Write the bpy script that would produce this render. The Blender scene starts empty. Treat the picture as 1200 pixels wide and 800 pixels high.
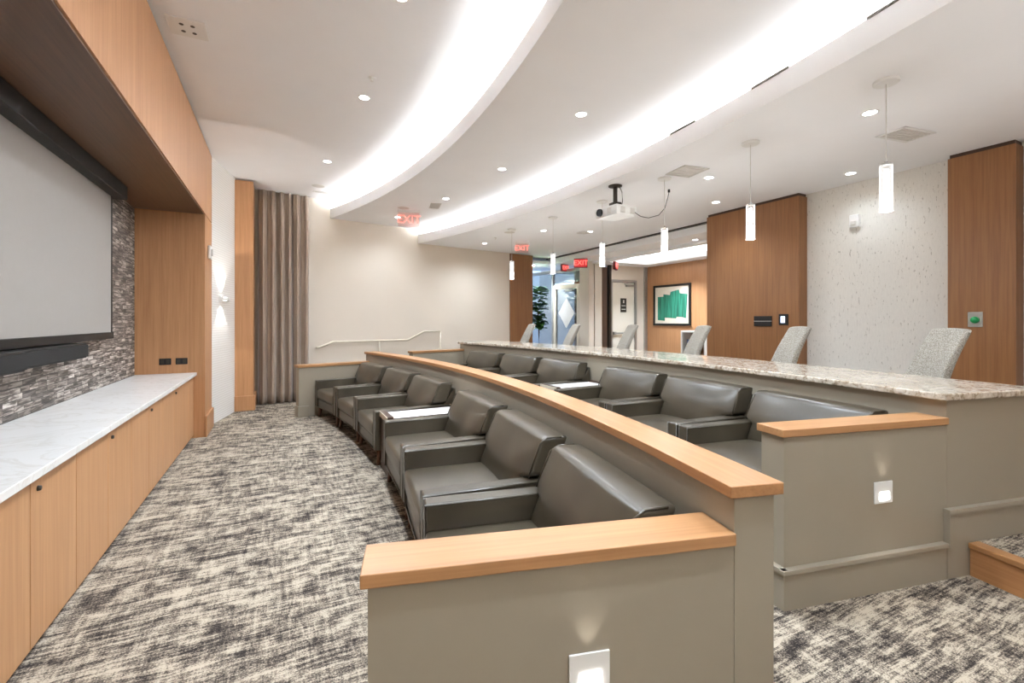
import bpy, bmesh, math, random
from mathutils import Vector, Matrix
random.seed(7)
PI = math.pi
R_ = math.radians
sc = bpy.context.scene
COL = sc.collection
OX, OY = -12.8, 4.70            # centre of the concentric rows, coves and bar


def pol(R, a, z=0.0):
    return Vector((OX + R * math.cos(R_(a)), OY + R * math.sin(R_(a)), z))


# ------------------------------------------------------------------ materials
def srgb(r, g, b):
    f = lambda c: ((c / 255) / 12.92) if c / 255 <= 0.04045 else (((c / 255) + 0.055) / 1.055) ** 2.4
    return (f(r), f(g), f(b), 1.0)


class NT:
    def __init__(s, name):
        s.m = bpy.data.materials.new(name)
        s.m.use_nodes = True
        s.t = s.m.node_tree
        s.b = s.t.nodes['Principled BSDF']

    def n(s, typ, **kw):
        nd = s.t.nodes.new(typ)
        for k, v in kw.items():
            setattr(nd, k, v)
        return nd

    def l(s, a, b):
        s.t.links.new(a, b)

    def pos(s, scale=(1, 1, 1), rot=(0, 0, 0), obj=False):
        if obj:
            g = s.n('ShaderNodeTexCoord').outputs['Object']
        else:
            g = s.n('ShaderNodeNewGeometry').outputs['Position']
        mp = s.n('ShaderNodeMapping')
        mp.inputs['Scale'].default_value = scale
        mp.inputs['Rotation'].default_value = rot
        s.l(g, mp.inputs['Vector'])
        return mp.outputs['Vector']

    def polarpos(s, scale):
        """(R, arc length, z) about the row centre"""
        g = s.n('ShaderNodeNewGeometry').outputs['Position']
        sub = s.n('ShaderNodeVectorMath', operation='SUBTRACT')
        s.l(g, sub.inputs[0]); sub.inputs[1].default_value = (OX, OY, 0)
        sep = s.n('ShaderNodeSeparateXYZ'); s.l(sub.outputs[0], sep.inputs[0])
        at = s.n('ShaderNodeMath', operation='ARCTAN2'); s.l(sep.outputs[1], at.inputs[0]); s.l(sep.outputs[0], at.inputs[1])
        mu = s.n('ShaderNodeMath', operation='MULTIPLY'); s.l(at.outputs[0], mu.inputs[0]); mu.inputs[1].default_value = 15.0
        cx = s.n('ShaderNodeCombineXYZ'); s.l(sep.outputs[0], cx.inputs[0]); s.l(sep.outputs[1], cx.inputs[1])
        ln = s.n('ShaderNodeVectorMath', operation='LENGTH'); s.l(cx.outputs[0], ln.inputs[0])
        c2 = s.n('ShaderNodeCombineXYZ'); s.l(ln.outputs['Value'], c2.inputs[0]); s.l(mu.outputs[0], c2.inputs[1]); s.l(sep.outputs[2], c2.inputs[2])
        mp = s.n('ShaderNodeMapping'); mp.inputs['Scale'].default_value = scale
        s.l(c2.outputs[0], mp.inputs['Vector'])
        return mp.outputs['Vector']

    def noise(s, vec, scale=1.0, detail=4, rough=0.55, dist=0.0):
        nd = s.n('ShaderNodeTexNoise')
        nd.inputs['Scale'].default_value = scale
        nd.inputs['Detail'].default_value = detail
        nd.inputs['Roughness'].default_value = rough
        nd.inputs['Distortion'].default_value = dist
        s.l(vec, nd.inputs['Vector'])
        return nd.outputs['Fac']

    def ramp(s, fac, stops, interp='LINEAR'):
        r = s.n('ShaderNodeValToRGB')
        r.color_ramp.interpolation = interp
        e = r.color_ramp.elements
        while len(e) < len(stops):
            e.new(0.5)
        for i, (p, c) in enumerate(stops):
            e[i].position = p
            e[i].color = c if len(c) == 4 else (*c, 1)
        s.l(fac, r.inputs['Fac'])
        return r.outputs['Color']

    def mix(s, fac, a, b, blend='MIX'):
        m = s.n('ShaderNodeMix', data_type='RGBA', blend_type=blend)
        if isinstance(fac, (int, float)):
            m.inputs[0].default_value = fac
        else:
            s.l(fac, m.inputs[0])
        for v, i in ((a, 6), (b, 7)):
            if isinstance(v, tuple):
                m.inputs[i].default_value = v
            else:
                s.l(v, m.inputs[i])
        return m.outputs[2]

    def bump(s, h, strength=0.2, dist=0.01):
        b = s.n('ShaderNodeBump')
        b.inputs['Strength'].default_value = strength
        b.inputs['Distance'].default_value = dist
        s.l(h, b.inputs['Height'])
        s.l(b.outputs['Normal'], s.b.inputs['Normal'])

    def base(s, c):
        if isinstance(c, tuple):
            s.b.inputs['Base Color'].default_value = c
        else:
            s.l(c, s.b.inputs['Base Color'])

    def rough(s, v):
        s.b.inputs['Roughness'].default_value = v


def plain(name, col, rough=0.5, metal=0.0, var=0.04, nscale=18.0, bump=0.0, spec=0.5):
    m = NT(name)
    f = m.noise(m.pos(obj=True), nscale, 3)
    lo = tuple(c * (1 - var) for c in col[:3]) + (1,)
    hi = tuple(min(1, c * (1 + var)) for c in col[:3]) + (1,)
    m.base(m.ramp(f, [(0.3, lo), (0.7, hi)]))
    m.rough(rough)
    m.b.inputs['Metallic'].default_value = metal
    m.b.inputs['Specular IOR Level'].default_value = spec
    if bump:
        m.bump(m.noise(m.pos(obj=True), nscale * 8, 3), bump, 0.004)
    return m.m


def wood(name, dark, light, axis='z', rough=0.42, polar=False, k=1.0):
    m = NT(name)
    a, b = 55.0 * k, 1.6 * k
    sc_ = {'z': (a, a, b), 'y': (a, b, a), 'x': (b, a, a)}[axis]
    sc2 = {'z': (9 * k, 9 * k, .5 * k), 'y': (9 * k, .5 * k, 9 * k), 'x': (.5 * k, 9 * k, 9 * k)}[axis]
    p1 = m.polarpos(sc_) if polar else m.pos(sc_)
    p2 = m.polarpos(sc2) if polar else m.pos(sc2)
    n1 = m.noise(p1, 1.0, 4, .6)
    n2 = m.noise(p2, 1.0, 3, .5, .4)
    c1 = m.ramp(n1, [(0.28, dark), (0.62, light)])
    md = tuple((x + y) / 2 for x, y in zip(dark, light))
    c2 = m.ramp(n2, [(0.3, md), (0.75, light)])
    m.base(m.mix(0.5, c1, c2))
    m.rough(rough)
    m.bump(n1, 0.06, 0.002)
    return m.m


def emis(name, col, strength):
    m = NT(name)
    m.base((*[.85 * c for c in col], 1))
    m.b.inputs['Emission Color'].default_value = (*col, 1)
    m.b.inputs['Emission Strength'].default_value = strength
    return m.m


def glassy(name, tint, refl=0.12, rough=0.02):
    m = NT(name)
    out = m.t.nodes['Material Output']
    tr = m.n('ShaderNodeBsdfTransparent'); tr.inputs[0].default_value = tint
    gl = m.n('ShaderNodeBsdfGlossy'); gl.inputs['Roughness'].default_value = rough
    lw = m.n('ShaderNodeLayerWeight'); lw.inputs[0].default_value = 0.35
    mu = m.n('ShaderNodeMath', operation='MULTIPLY_ADD')
    m.l(lw.outputs['Fresnel'], mu.inputs[0]); mu.inputs[1].default_value = 0.8; mu.inputs[2].default_value = refl * 0.3
    mx = m.n('ShaderNodeMixShader')
    m.l(mu.outputs[0], mx.inputs[0]); m.l(tr.outputs[0], mx.inputs[1]); m.l(gl.outputs[0], mx.inputs[2])
    m.l(mx.outputs[0], out.inputs['Surface'])
    return m.m


def glow_glass(name):
    m = NT(name)
    out = m.t.nodes['Material Output']
    tr = m.n('ShaderNodeBsdfTransparent')
    em = m.n('ShaderNodeEmission'); em.inputs[0].default_value = (1, .97, .94, 1); em.inputs[1].default_value = .5
    lw = m.n('ShaderNodeLayerWeight'); lw.inputs[0].default_value = .45
    mx = m.n('ShaderNodeMixShader'); mx.inputs[0].default_value = .42
    m.l(tr.outputs[0], mx.inputs[1]); m.l(em.outputs[0], mx.inputs[2]); m.l(lw.outputs['Facing'], mx.inputs[0])
    m.l(mx.outputs[0], out.inputs['Surface'])
    return m.m


M = {}
M['ceiling'] = plain('ceiling_paint', srgb(248, 247, 247), 0.9, var=.012, nscale=2)
M['wall'] = plain('warm_white_wall_paint', srgb(226, 215, 200), 0.85, var=.012, nscale=2)
M['taupe'] = plain('taupe_satin_paint', srgb(158, 148, 131), 0.3, var=.02, nscale=2, spec=0.45)
M['oak'] = wood('light_oak_veneer', srgb(160, 110, 70), srgb(195, 145, 102))
M['oak_door'] = wood('oak_cabinet_veneer', srgb(168, 120, 80), srgb(197, 150, 107))
M['walnut'] = wood('brown_veneer', srgb(114, 74, 43), srgb(156, 108, 67))
M['soffit'] = wood('soffit_dark_brown', srgb(84, 58, 40), srgb(112, 80, 56), axis='y')  # wood grain in darker browns than the portal around it
M['cap'] = wood('oak_cap', srgb(148, 101, 60), srgb(182, 133, 88), axis='y', polar=True, rough=.36)
M['cap_r'] = wood('oak_end_cap', srgb(154, 107, 66), srgb(187, 140, 95), axis='x', polar=True, rough=.36)
M['riser'] = wood('oak_riser', srgb(150, 100, 60), srgb(188, 136, 90), axis='y', polar=True)
M['darkwood'] = plain('dark_stained_wood', srgb(66, 46, 34), 0.4)
M['legwood'] = plain('walnut_leg_wood', srgb(96, 62, 42), 0.4)
M['black'] = plain('matte_black', srgb(20, 18, 17), 0.5)
M['blackcloth'] = plain('black_speaker_cloth', srgb(24, 22, 21), 0.8, bump=.3, nscale=60)
M['white'] = plain('white_plastic', srgb(235, 233, 229), 0.35, var=.01)
M['greygrille'] = plain('grey_grille', srgb(216, 211, 204), 0.6)
M['darkslot'] = plain('shadowed_slot_metal', srgb(92, 86, 78), 0.6)
M['metal'] = plain('brushed_aluminium', srgb(176, 174, 170), 0.35, metal=.7)
M['darkmetal'] = plain('dark_metal', srgb(62, 56, 50), 0.45, metal=.4)
M['railpaint'] = plain('cream_rail_metal', srgb(214, 203, 184), 0.35, metal=.15)
M['mirrorplate'] = plain('steel_plate', srgb(196, 192, 184), 0.25, metal=.6)
M['screen'] = plain('grey_projection_fabric', srgb(162, 156, 149), 0.9, var=.008)
M['quartz_frame'] = plain('cream_door_paint', srgb(232, 226, 212), 0.5, var=.01)
M['green'] = plain('green_button', srgb(30, 150, 84), 0.35)
M['blue_book'] = plain('blue_cloth', srgb(40, 66, 104), 0.6)
M['leaf'] = plain('dark_green_leaf', srgb(70, 116, 52), 0.35, var=.4, nscale=9)
M['bark'] = plain('bark', srgb(90, 70, 52), 0.8)
M['pot'] = plain('grey_planter', srgb(120, 116, 110), 0.5)
M['redhousing'] = plain('dark_red_sign_housing', srgb(120, 40, 34), 0.5)
M['art_mat'] = plain('cream_mat_board', srgb(226, 214, 196), 0.8)
M['lens'] = emis('led_lens', (1.0, 0.97, 0.93), 9.0)
M['cove'] = emis('cove_led', (0.90, 0.95, 1.0), 26.0)
M['tray'] = emis('tray_led', (0.9, 0.95, 1.0), 9.0)
M['bulb'] = emis('pendant_bulb', (1.0, 0.95, 0.9), 9.0)
M['frost'] = emis('frosted_glass_glow', (1.0, 0.97, 0.94), .42)
M['stepled'] = emis('step_led', (1.0, 0.98, 0.95), 5.0)
M['exitred'] = emis('exit_red_letters', (1.0, 0.20, 0.16), .7)
M['exitpink'] = emis('exit_panel_red', (0.85, 0.05, 0.06), 0.10)
M['lcd'] = emis('lcd_glow', (0.55, 0.65, 0.85), 0.8)
M['glass'] = glassy('clear_glass', (0.95, 0.97, 0.97, 1))
M['glow_glass'] = glow_glass('lit_clear_glass')
M['acrylic'] = glassy('edge_lit_acrylic', (1.0, 0.86, 0.84, 1), .1)


def mk_quartz():
    m = NT('white_quartz')
    p = m.pos((1, 1, 1))
    f = m.noise(p, 2.2, 6, .6, 1.2)
    m.base(m.ramp(f, [(0.3, srgb(236, 233, 228)), (0.47, srgb(241, 239, 235)), (0.5, srgb(231, 227, 220)), (0.53, srgb(242, 240, 236))]))
    m.rough(0.22)
    return m.m


def mk_granite():
    m = NT('speckled_granite')
    p = m.polarpos((1, 1, 1))
    f1 = m.noise(p, 26, 6, .7, .6)
    f2 = m.noise(p, 70, 3, .7)
    f3 = m.noise(p, 6, 4, .6, .8)
    c = m.ramp(f1, [(0.32, srgb(104, 84, 68)), (0.42, srgb(176, 161, 142)), (0.52, srgb(214, 205, 191)), (0.7, srgb(232, 226, 216))])
    d = m.ramp(f2, [(0.30, (0, 0, 0, 1)), (0.40, (1, 1, 1, 1))])
    c = m.mix(1.0, c, m.mix(0.4, (1, 1, 1, 1), d), 'MULTIPLY')
    e = m.ramp(f3, [(0.42, srgb(205, 190, 172)), (0.6, (1, 1, 1, 1))])
    c = m.mix(0.5, c, e, 'MULTIPLY')
    m.base(c)
    m.rough(0.12)
    return m.m


def mk_carpet():
    m = NT('woven_carpet')
    g = m.pos((1, 1, 1))
    # warp the lookup a little so that strokes wander
    w = m.n('ShaderNodeTexNoise'); w.inputs['Scale'].default_value = 3.0; m.l(g, w.inputs['Vector'])
    ad = m.n('ShaderNodeVectorMath', operation='MULTIPLY_ADD')
    m.l(w.outputs['Color'], ad.inputs[0]); ad.inputs[1].default_value = (.05, .05, 0); m.l(g, ad.inputs[2])
    def strokes(scale, detail=5, rough=.62):
        mp = m.n('ShaderNodeMapping'); mp.inputs['Scale'].default_value = scale
        m.l(ad.outputs[0], mp.inputs['Vector'])
        return m.noise(mp.outputs[0], 1.0, detail, rough)
    sx = strokes((4.5, 58, 1), 6, .72)           # long strokes along X
    sy = strokes((42, 5.0, 1), 6, .72)           # cross strokes along Y
    sx2 = strokes((2.0, 14, 1), 4)
    big = strokes((1.7, 2.2, 1), 4)
    fine = strokes((130, 150, 1), 2)
    def math2(op, a, b):
        q = m.n('ShaderNodeMath', operation=op)
        for i, v in enumerate((a, b)):
            if isinstance(v, (int, float)): q.inputs[i].default_value = v
            else: m.l(v, q.inputs[i])
        return q.outputs[0]
    blot = strokes((7.5, 11, 1), 6, .72)
    v = math2('MULTIPLY', sx, .44)
    v = math2('ADD', v, math2('MULTIPLY', sy, .24))
    v = math2('ADD', v, math2('MULTIPLY', sx2, .20))
    v = math2('ADD', v, math2('MULTIPLY', blot, .38))
    v = math2('ADD', v, math2('MULTIPLY', big, .16))
    v = math2('ADD', v, math2('MULTIPLY', fine, .30))
    v = math2('SUBTRACT', v, .36)
    c = m.ramp(v, [(0.41, srgb(48, 43, 41)), (0.455, srgb(84, 76, 69)), (0.50, srgb(130, 119, 106)), (0.555, srgb(188, 175, 156))])
    m.base(c)
    m.rough(0.95)
    m.b.inputs['Specular IOR Level'].default_value = 0.1
    m.bump(v, 0.5, 0.01)
    return m.m


def mk_stone():
    m = NT('split_stone_mosaic')
    g = m.n('ShaderNodeNewGeometry').outputs['Position']
    sep = m.n('ShaderNodeSeparateXYZ'); m.l(g, sep.inputs[0])
    cx = m.n('ShaderNodeCombineXYZ'); m.l(sep.outputs[1], cx.inputs[0]); m.l(sep.outputs[2], cx.inputs[1])
    br = m.n('ShaderNodeTexBrick')
    br.offset = 0.37; br.squash = 0.7; br.squash_frequency = 3
    br.inputs['Scale'].default_value = 1.0
    br.inputs['Brick Width'].default_value = 0.19
    br.inputs['Row Height'].default_value = 0.042
    br.inputs['Mortar Size'].default_value = 0.0022
    br.inputs['Bias'].default_value = 0.0
    br.inputs['Color1'].default_value = (0, 0, 0, 1); br.inputs['Color2'].default_value = (1, 1, 1, 1)
    br.inputs['Mortar'].default_value = (0.05, 0.05, 0.05, 1)
    m.l(cx.outputs[0], br.inputs['Vector'])
    mp = m.n('ShaderNodeMapping'); mp.inputs['Scale'].default_value = (5, 44, 1); m.l(cx.outputs[0], mp.inputs['Vector'])
    # push every brick to its own stretch of veining
    sh = m.n('ShaderNodeVectorMath', operation='MULTIPLY_ADD'); m.l(br.outputs['Color'], sh.inputs[0]); sh.inputs[1].default_value = (40, 23, 0); m.l(mp.outputs[0], sh.inputs[2])
    v = m.noise(sh.outputs[0], 1.0, 5, .62, .5)
    veins = m.ramp(v, [(0.30, srgb(62, 55, 50)), (0.44, srgb(118, 108, 100)), (0.53, srgb(188, 180, 172)), (0.68, srgb(232, 226, 220))])
    tone = m.ramp(br.outputs['Color'], [(0.0, srgb(84, 76, 70)), (0.4, srgb(170, 162, 154)), (0.75, srgb(232, 228, 224)), (1.0, srgb(255, 254, 252))])
    c = m.mix(0.8, veins, tone, 'MULTIPLY')
    inv = m.n('ShaderNodeMath', operation='SUBTRACT'); inv.inputs[0].default_value = 1.0; m.l(br.outputs['Fac'], inv.inputs[1])
    c = m.mix(br.outputs['Fac'], c, srgb(52, 47, 43))
    m.base(c)
    m.rough(0.5)
    m.bump(inv.outputs[0], 0.5, 0.01)
    return m.m


def mk_linenwall(name, base, fleck, amount):
    m = NT(name)
    p = m.pos((60, 60, 14))
    f = m.noise(p, 1.0, 3, .6)
    p2 = m.pos((70, 70, 22))
    f2 = m.noise(p2, 1.0, 2, .5)
    c = m.ramp(f, [(0.3, tuple(x * .94 for x in base[:3]) + (1,)), (0.6, base)])
    msk = m.ramp(f2, [(0.60 + amount, (0, 0, 0, 1)), (0.68 + amount, (1, 1, 1, 1))])
    m.base(m.mix(msk, c, fleck))
    m.rough(0.75)
    m.bump(f, 0.15, 0.004)
    return m.m


def mk_wavewall():
    m = NT('white_textured_wallcovering')
    w = m.n('ShaderNodeTexWave'); w.bands_direction = 'Z'
    w.inputs['Scale'].default_value = 9.0; w.inputs['Distortion'].default_value = 2.0; w.inputs['Detail'].default_value = 3
    m.l(m.pos((1, 1, 1)), w.inputs['Vector'])
    m.base(m.ramp(w.outputs['Fac'], [(0.2, srgb(224, 219, 211)), (0.8, srgb(236, 232, 226))]))
    m.rough(.7)
    m.bump(w.outputs['Fac'], .12, .006)
    return m.m


def mk_leather():
    m = NT('olive_brown_leather')
    f = m.noise(m.pos((1, 1, 1), obj=True), 2.5, 2, .45)
    m.base(m.ramp(f, [(0.25, srgb(61, 54, 43)), (0.75, srgb(81, 73, 59))]))
    m.rough(.28)
    m.b.inputs['Specular IOR Level'].default_value = .65
    w = m.noise(m.pos((1, 1, 1), obj=True), 140, 2, .5)
    m.bump(w, .05, .002)
    return m.m


def mk_boucle():
    m = NT('grey_boucle_fabric')
    v = m.n('ShaderNodeTexVoronoi'); v.inputs['Scale'].default_value = 130
    m.l(m.pos(obj=True), v.inputs['Vector'])
    m.base(m.ramp(v.outputs['Distance'], [(0.15, srgb(206, 201, 190)), (0.6, srgb(146, 140, 129))]))
    m.rough(.95)
    m.bump(v.outputs['Distance'], .5, .006)
    return m.m


def mk_curtain():
    m = NT('taupe_velvet_curtain')
    f = m.noise(m.pos((30, 30, 2)), 1.0, 3)
    m.base(m.ramp(f, [(0.3, srgb(150, 131, 114)), (0.7, srgb(178, 159, 141))]))
    m.rough(.55)
    m.b.inputs['Sheen Weight'].default_value = .5
    m.b.inputs['Sheen Roughness'].default_value = .4
    return m.m


def mk_paint_green():
    m = NT('green_brush_painting')
    f = m.noise(m.pos((1, 26, 1.5)), 1.0, 4, .6)
    m.base(m.ramp(f, [(0.3, srgb(24, 84, 66)), (0.5, srgb(38, 122, 96)), (0.62, srgb(60, 146, 118)), (0.8, srgb(60, 84, 66))]))
    m.rough(.6)
    return m.m


M['quartz'] = mk_quartz()
M['granite'] = mk_granite()
M['carpet'] = mk_carpet()
M['stone'] = mk_stone()
M['backwall'] = mk_linenwall('flecked_white_wallcovering', srgb(226, 221, 212), srgb(182, 174, 162), 0.04)
M['wavewall'] = mk_wavewall()
M['leather'] = mk_leather()
M['boucle'] = mk_boucle()
M['curtain'] = mk_curtain()
M['greenpaint'] = mk_paint_green()


# ------------------------------------------------------------------ mesh tools
def BM():
    return bmesh.new()


def box(bm, x0, x1, y0, y1, z0, z1):
    v = [bm.verts.new(p) for p in ((x0, y0, z0), (x1, y0, z0), (x1, y1, z0), (x0, y1, z0), (x0, y0, z1), (x1, y0, z1), (x1, y1, z1), (x0, y1, z1))]
    for f in ((0, 3, 2, 1), (4, 5, 6, 7), (0, 1, 5, 4), (1, 2, 6, 5), (2, 3, 7, 6), (3, 0, 4, 7)):
        bm.faces.new([v[i] for i in f])
    return bm


def prism(bm, pts, d):
    """polygon (list of Vector) extruded by vector d"""
    a = [bm.verts.new(p) for p in pts]
    b = [bm.verts.new(Vector(p) + Vector(d)) for p in pts]
    n = len(a)
    bm.faces.new(a)
    bm.faces.new(b[::-1])
    for i in range(n):
        bm.faces.new((a[i], b[i], b[(i + 1) % n], a[(i + 1) % n]))
    return bm


def sweep(bm, prof, a0, a1, n=48):
    """closed (R, z) profile swept about the row centre from a0 to a1 degrees"""
    rings = []
    for k in range(n + 1):
        a = a0 + (a1 - a0) * k / n
        rings.append([bm.verts.new(pol(R, a, z)) for R, z in prof])
    m = len(prof)
    for k in range(n):
        for i in range(m):
            j = (i + 1) % m
            bm.faces.new((rings[k][i], rings[k + 1][i], rings[k + 1][j], rings[k][j]))
    bm.faces.new(rings[0]); bm.faces.new(rings[-1][::-1])
    return bm


def rect(R0, R1, z0, z1):
    return [(R0, z0), (R1, z0), (R1, z1), (R0, z1)]


def radial(bm, a, prof, t0, t1):
    """(R, z) polygon standing on the radial line at a degrees, extruded along the tangent from t0 to t1"""
    u = Vector((math.cos(R_(a)), math.sin(R_(a)), 0)); v = Vector((-u.y, u.x, 0))
    o = Vector((OX, OY, 0))
    return prism(bm, [o + u * R + v * t0 + Vector((0, 0, z)) for R, z in prof], v * (t1 - t0))


def tube(bm, pts, r, n=8, closed=False):
    pts = [Vector(p) for p in pts]
    rr = r if isinstance(r, (list, tuple)) else [r] * len(pts)
    rings = []
    N = len(pts)
    up = Vector((0, 0, 1))
    for i, p in enumerate(pts):
        if closed:
            t = (pts[(i + 1) % N] - pts[i - 1]).normalized()
        else:
            t = (pts[min(i + 1, N - 1)] - pts[max(i - 1, 0)]).normalized()
        s = t.cross(up)
        if s.length < 1e-3:
            s = t.cross(Vector((0, 1, 0)))
        s.normalize(); w = s.cross(t)
        rings.append([bm.verts.new(p + (s * math.cos(2 * PI * k / n) + w * math.sin(2 * PI * k / n)) * rr[i]) for k in range(n)])
    for i in range(N if closed else N - 1):
        A, B = rings[i], rings[(i + 1) % N]
        for k in range(n):
            bm.faces.new((A[k], A[(k + 1) % n], B[(k + 1) % n], B[k]))
    if not closed:
        bm.faces.new(rings[0][::-1]); bm.faces.new(rings[-1])
    return bm


def lathe(bm, prof, n=28, c=(0, 0, 0)):
    """prof list of (r, z); closed at the ends when r = 0"""
    rings = []
    for r, z in prof:
        if r < 1e-6:
            rings.append([bm.verts.new((c[0], c[1], c[2] + z))])
        else:
            rings.append([bm.verts.new((c[0] + r * math.cos(2 * PI * k / n), c[1] + r * math.sin(2 * PI * k / n), c[2] + z)) for k in range(n)])
    for A, B in zip(rings, rings[1:]):
        for k in range(n):
            q = [A[k % len(A)], A[(k + 1) % n % len(A)], B[(k + 1) % n % len(B)], B[k % len(B)]]
            u = []
            for x in q:
                if x not in u:
                    u.append(x)
            if len(u) > 2:
                bm.faces.new(u)
    return bm


def mapped(bm, fn, nu=10, nv=10, nw=6):
    """closed box lattice u,v,w in [-1,1] mapped through fn(u,v,w)"""
    V = {}
    def g(i, j, k):
        if (i, j, k) not in V:
            V[i, j, k] = bm.verts.new(fn(2 * i / nu - 1, 2 * j / nv - 1, 2 * k / nw - 1))
        return V[i, j, k]
    for i in range(nu):
        for j in range(nv):
            for k, fl in ((0, 1), (nw, 0)):
                f = [g(i, j, k), g(i + 1, j, k), g(i + 1, j + 1, k), g(i, j + 1, k)]
                bm.faces.new(f[::-1] if fl else f)
    for i in range(nu):
        for k in range(nw):
            for j, fl in ((0, 0), (nv, 1)):
                f = [g(i, j, k), g(i + 1, j, k), g(i + 1, j, k + 1), g(i, j, k + 1)]
                bm.faces.new(f[::-1] if fl else f)
    for j in range(nv):
        for k in range(nw):
            for i, fl in ((0, 1), (nu, 0)):
                f = [g(i, j, k), g(i, j + 1, k), g(i, j + 1, k + 1), g(i, j, k + 1)]
                bm.faces.new(f[::-1] if fl else f)
    return bm


def cut(bm, co, no):
    """drop everything on the side the normal points to and close the cut"""
    r = bmesh.ops.bisect_plane(bm, geom=bm.verts[:] + bm.edges[:] + bm.faces[:], plane_co=co, plane_no=no, clear_outer=True)
    e = [x for x in r['geom_cut'] if isinstance(x, bmesh.types.BMEdge)]
    if e:
        bmesh.ops.holes_fill(bm, edges=[x for x in bm.edges if x.is_boundary], sides=0)


def obj(name, bm, mat, parent=None, bevel=0.0, seg=3, smooth=False, world=False, sub=0):
    if world and parent is not None:
        r = parent
        off = Vector(r.location)
        while r.parent:
            r = r.parent; off += Vector(r.location)
        bmesh.ops.translate(bm, verts=bm.verts[:], vec=-off)
    bmesh.ops.recalc_face_normals(bm, faces=bm.faces[:])
    me = bpy.data.meshes.new(name)
    bm.to_mesh(me); bm.free()
    me.materials.append(M[mat] if isinstance(mat, str) else mat)
    o = bpy.data.objects.new(name, me)
    COL.objects.link(o)
    if parent is not None:
        o.parent = parent
    if smooth or bevel:
        for p in me.polygons:
            p.use_smooth = True
    if bevel:
        b = o.modifiers.new('bevel', 'BEVEL'); b.width = bevel; b.segments = seg; b.limit_method = 'ANGLE'; b.angle_limit = R_(38)
        w = o.modifiers.new('wn', 'WEIGHTED_NORMAL'); w.keep_sharp = False; w.weight = 60
    return o


def tag(o, label, cat, group=None):
    o['label'] = label; o['category'] = cat
    if group:
        o['group'] = group
    return o


def thing(name, label, cat, loc=(0, 0, 0), rotz=0.0, group=None):
    o = bpy.data.objects.new(name, None)
    o.empty_display_size = .1
    COL.objects.link(o)
    o.location = loc; o.rotation_euler = (0, 0, rotz)
    return tag(o, label, cat, group)


def struct(name, bm, mat, bevel=0.0, smooth=False):
    o = obj(name, bm, mat, None, bevel, smooth=smooth)
    o['kind'] = 'structure'
    return o


def dup(root, loc, rotz, label, group=None):
    r = root.copy(); COL.objects.link(r)
    r.location = loc; r.rotation_euler = (0, 0, rotz)
    r['label'] = label
    if group:
        r['group'] = group
    for ch in list(root.children):
        c = ch.copy(); COL.objects.link(c); c.parent = r
        for g in list(ch.children):
            d = g.copy(); COL.objects.link(d); d.parent = c
    return r


def facing(a):          # rotation that turns local +Y outward along the radius at a degrees
    return R_(a) - PI / 2


def text_bm(s, size, depth=0.004):
    cu = bpy.data.curves.new('lettering', 'FONT')
    cu.body = s; cu.size = size; cu.align_x = 'CENTER'; cu.align_y = 'CENTER'; cu.extrude = depth
    o = bpy.data.objects.new('lettering_tmp', cu); COL.objects.link(o)
    bpy.context.view_layer.update()
    me = o.evaluated_get(bpy.context.evaluated_depsgraph_get()).to_mesh()
    bm = BM(); bm.from_mesh(me)
    o.evaluated_get(bpy.context.evaluated_depsgraph_get()).to_mesh_clear()
    bpy.data.objects.remove(o); bpy.data.curves.remove(cu)
    return bm


def spot(name, loc, power, angle, blend=.6, tgt=(0, 0, -1), col=(.79, .89, 1), size=.05):
    l = bpy.data.lights.new(name, 'SPOT'); l.energy = power; l.spot_size = R_(angle); l.spot_blend = blend
    l.color = col; l.shadow_soft_size = size
    o = bpy.data.objects.new(name, l); COL.objects.link(o); o.location = loc
    o.rotation_euler = Vector(tgt).to_track_quat('-Z', 'Y').to_euler()
    return o


# far wall line: y = FA + FB * x
FA, FB = 9.56, 0.165
FN = Vector((-FB, 1, 0)).normalized()
fy = lambda x: FA + FB * x

# ------------------------------------------------------------------ setting
bm = BM(); box(bm, -1.75, 6.75, -1.6, 12.4, -.12, 0.0); box(bm, 6.75, 9.4, 3.4, 12.4, -.12, 0)
struct('floor', bm, 'carpet')
bm = BM(); sweep(bm, rect(14.76, 16.64, 0.0, .12), -11.2, 14.05)
struct('floor', bm, 'carpet')
bm = BM(); sweep(bm, rect(16.84, 24.5, 0.0, .19), -32, 30)
cut(bm, (9.3, 0, 0), (1, 0, 0)); cut(bm, (0, 12.3, 0), (0, 1, 0)); cut(bm, (0, -1.5, 0), (0, -1, 0))
struct('floor', bm, 'carpet')

# ceilings: three steps with cove lips
def ceil(prof, X=None, far=.02):
    b = BM(); sweep(b, prof, -38, 30, 96)
    cut(b, (0, -1.5, 0), (0, -1, 0))
    cut(b, Vector((0, FA, 0)) + FN * far, FN)
    if X: cut(b, (X, 0, 0), (1, 0, 0))
    cut(b, (-1.0, 0, 0), (-1, 0, 0))
    return struct('ceiling', b, 'ceiling')
ceil([(10.4, 3.87), (14.97, 3.87), (14.97, 3.97), (10.4, 3.97)])
ceil([(14.57, 3.52), (16.79, 3.52), (16.79, 3.87), (14.97, 3.87), (14.97, 3.60), (14.60, 3.60), (14.60, 3.70), (14.57, 3.70)])
ceil([(16.40, 3.21), (22.5, 3.21), (22.5, 3.60), (16.79, 3.60), (16.79, 3.33), (16.43, 3.33), (16.43, 3.40), (16.40, 3.40)], X=6.62, far=.9)

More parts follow.
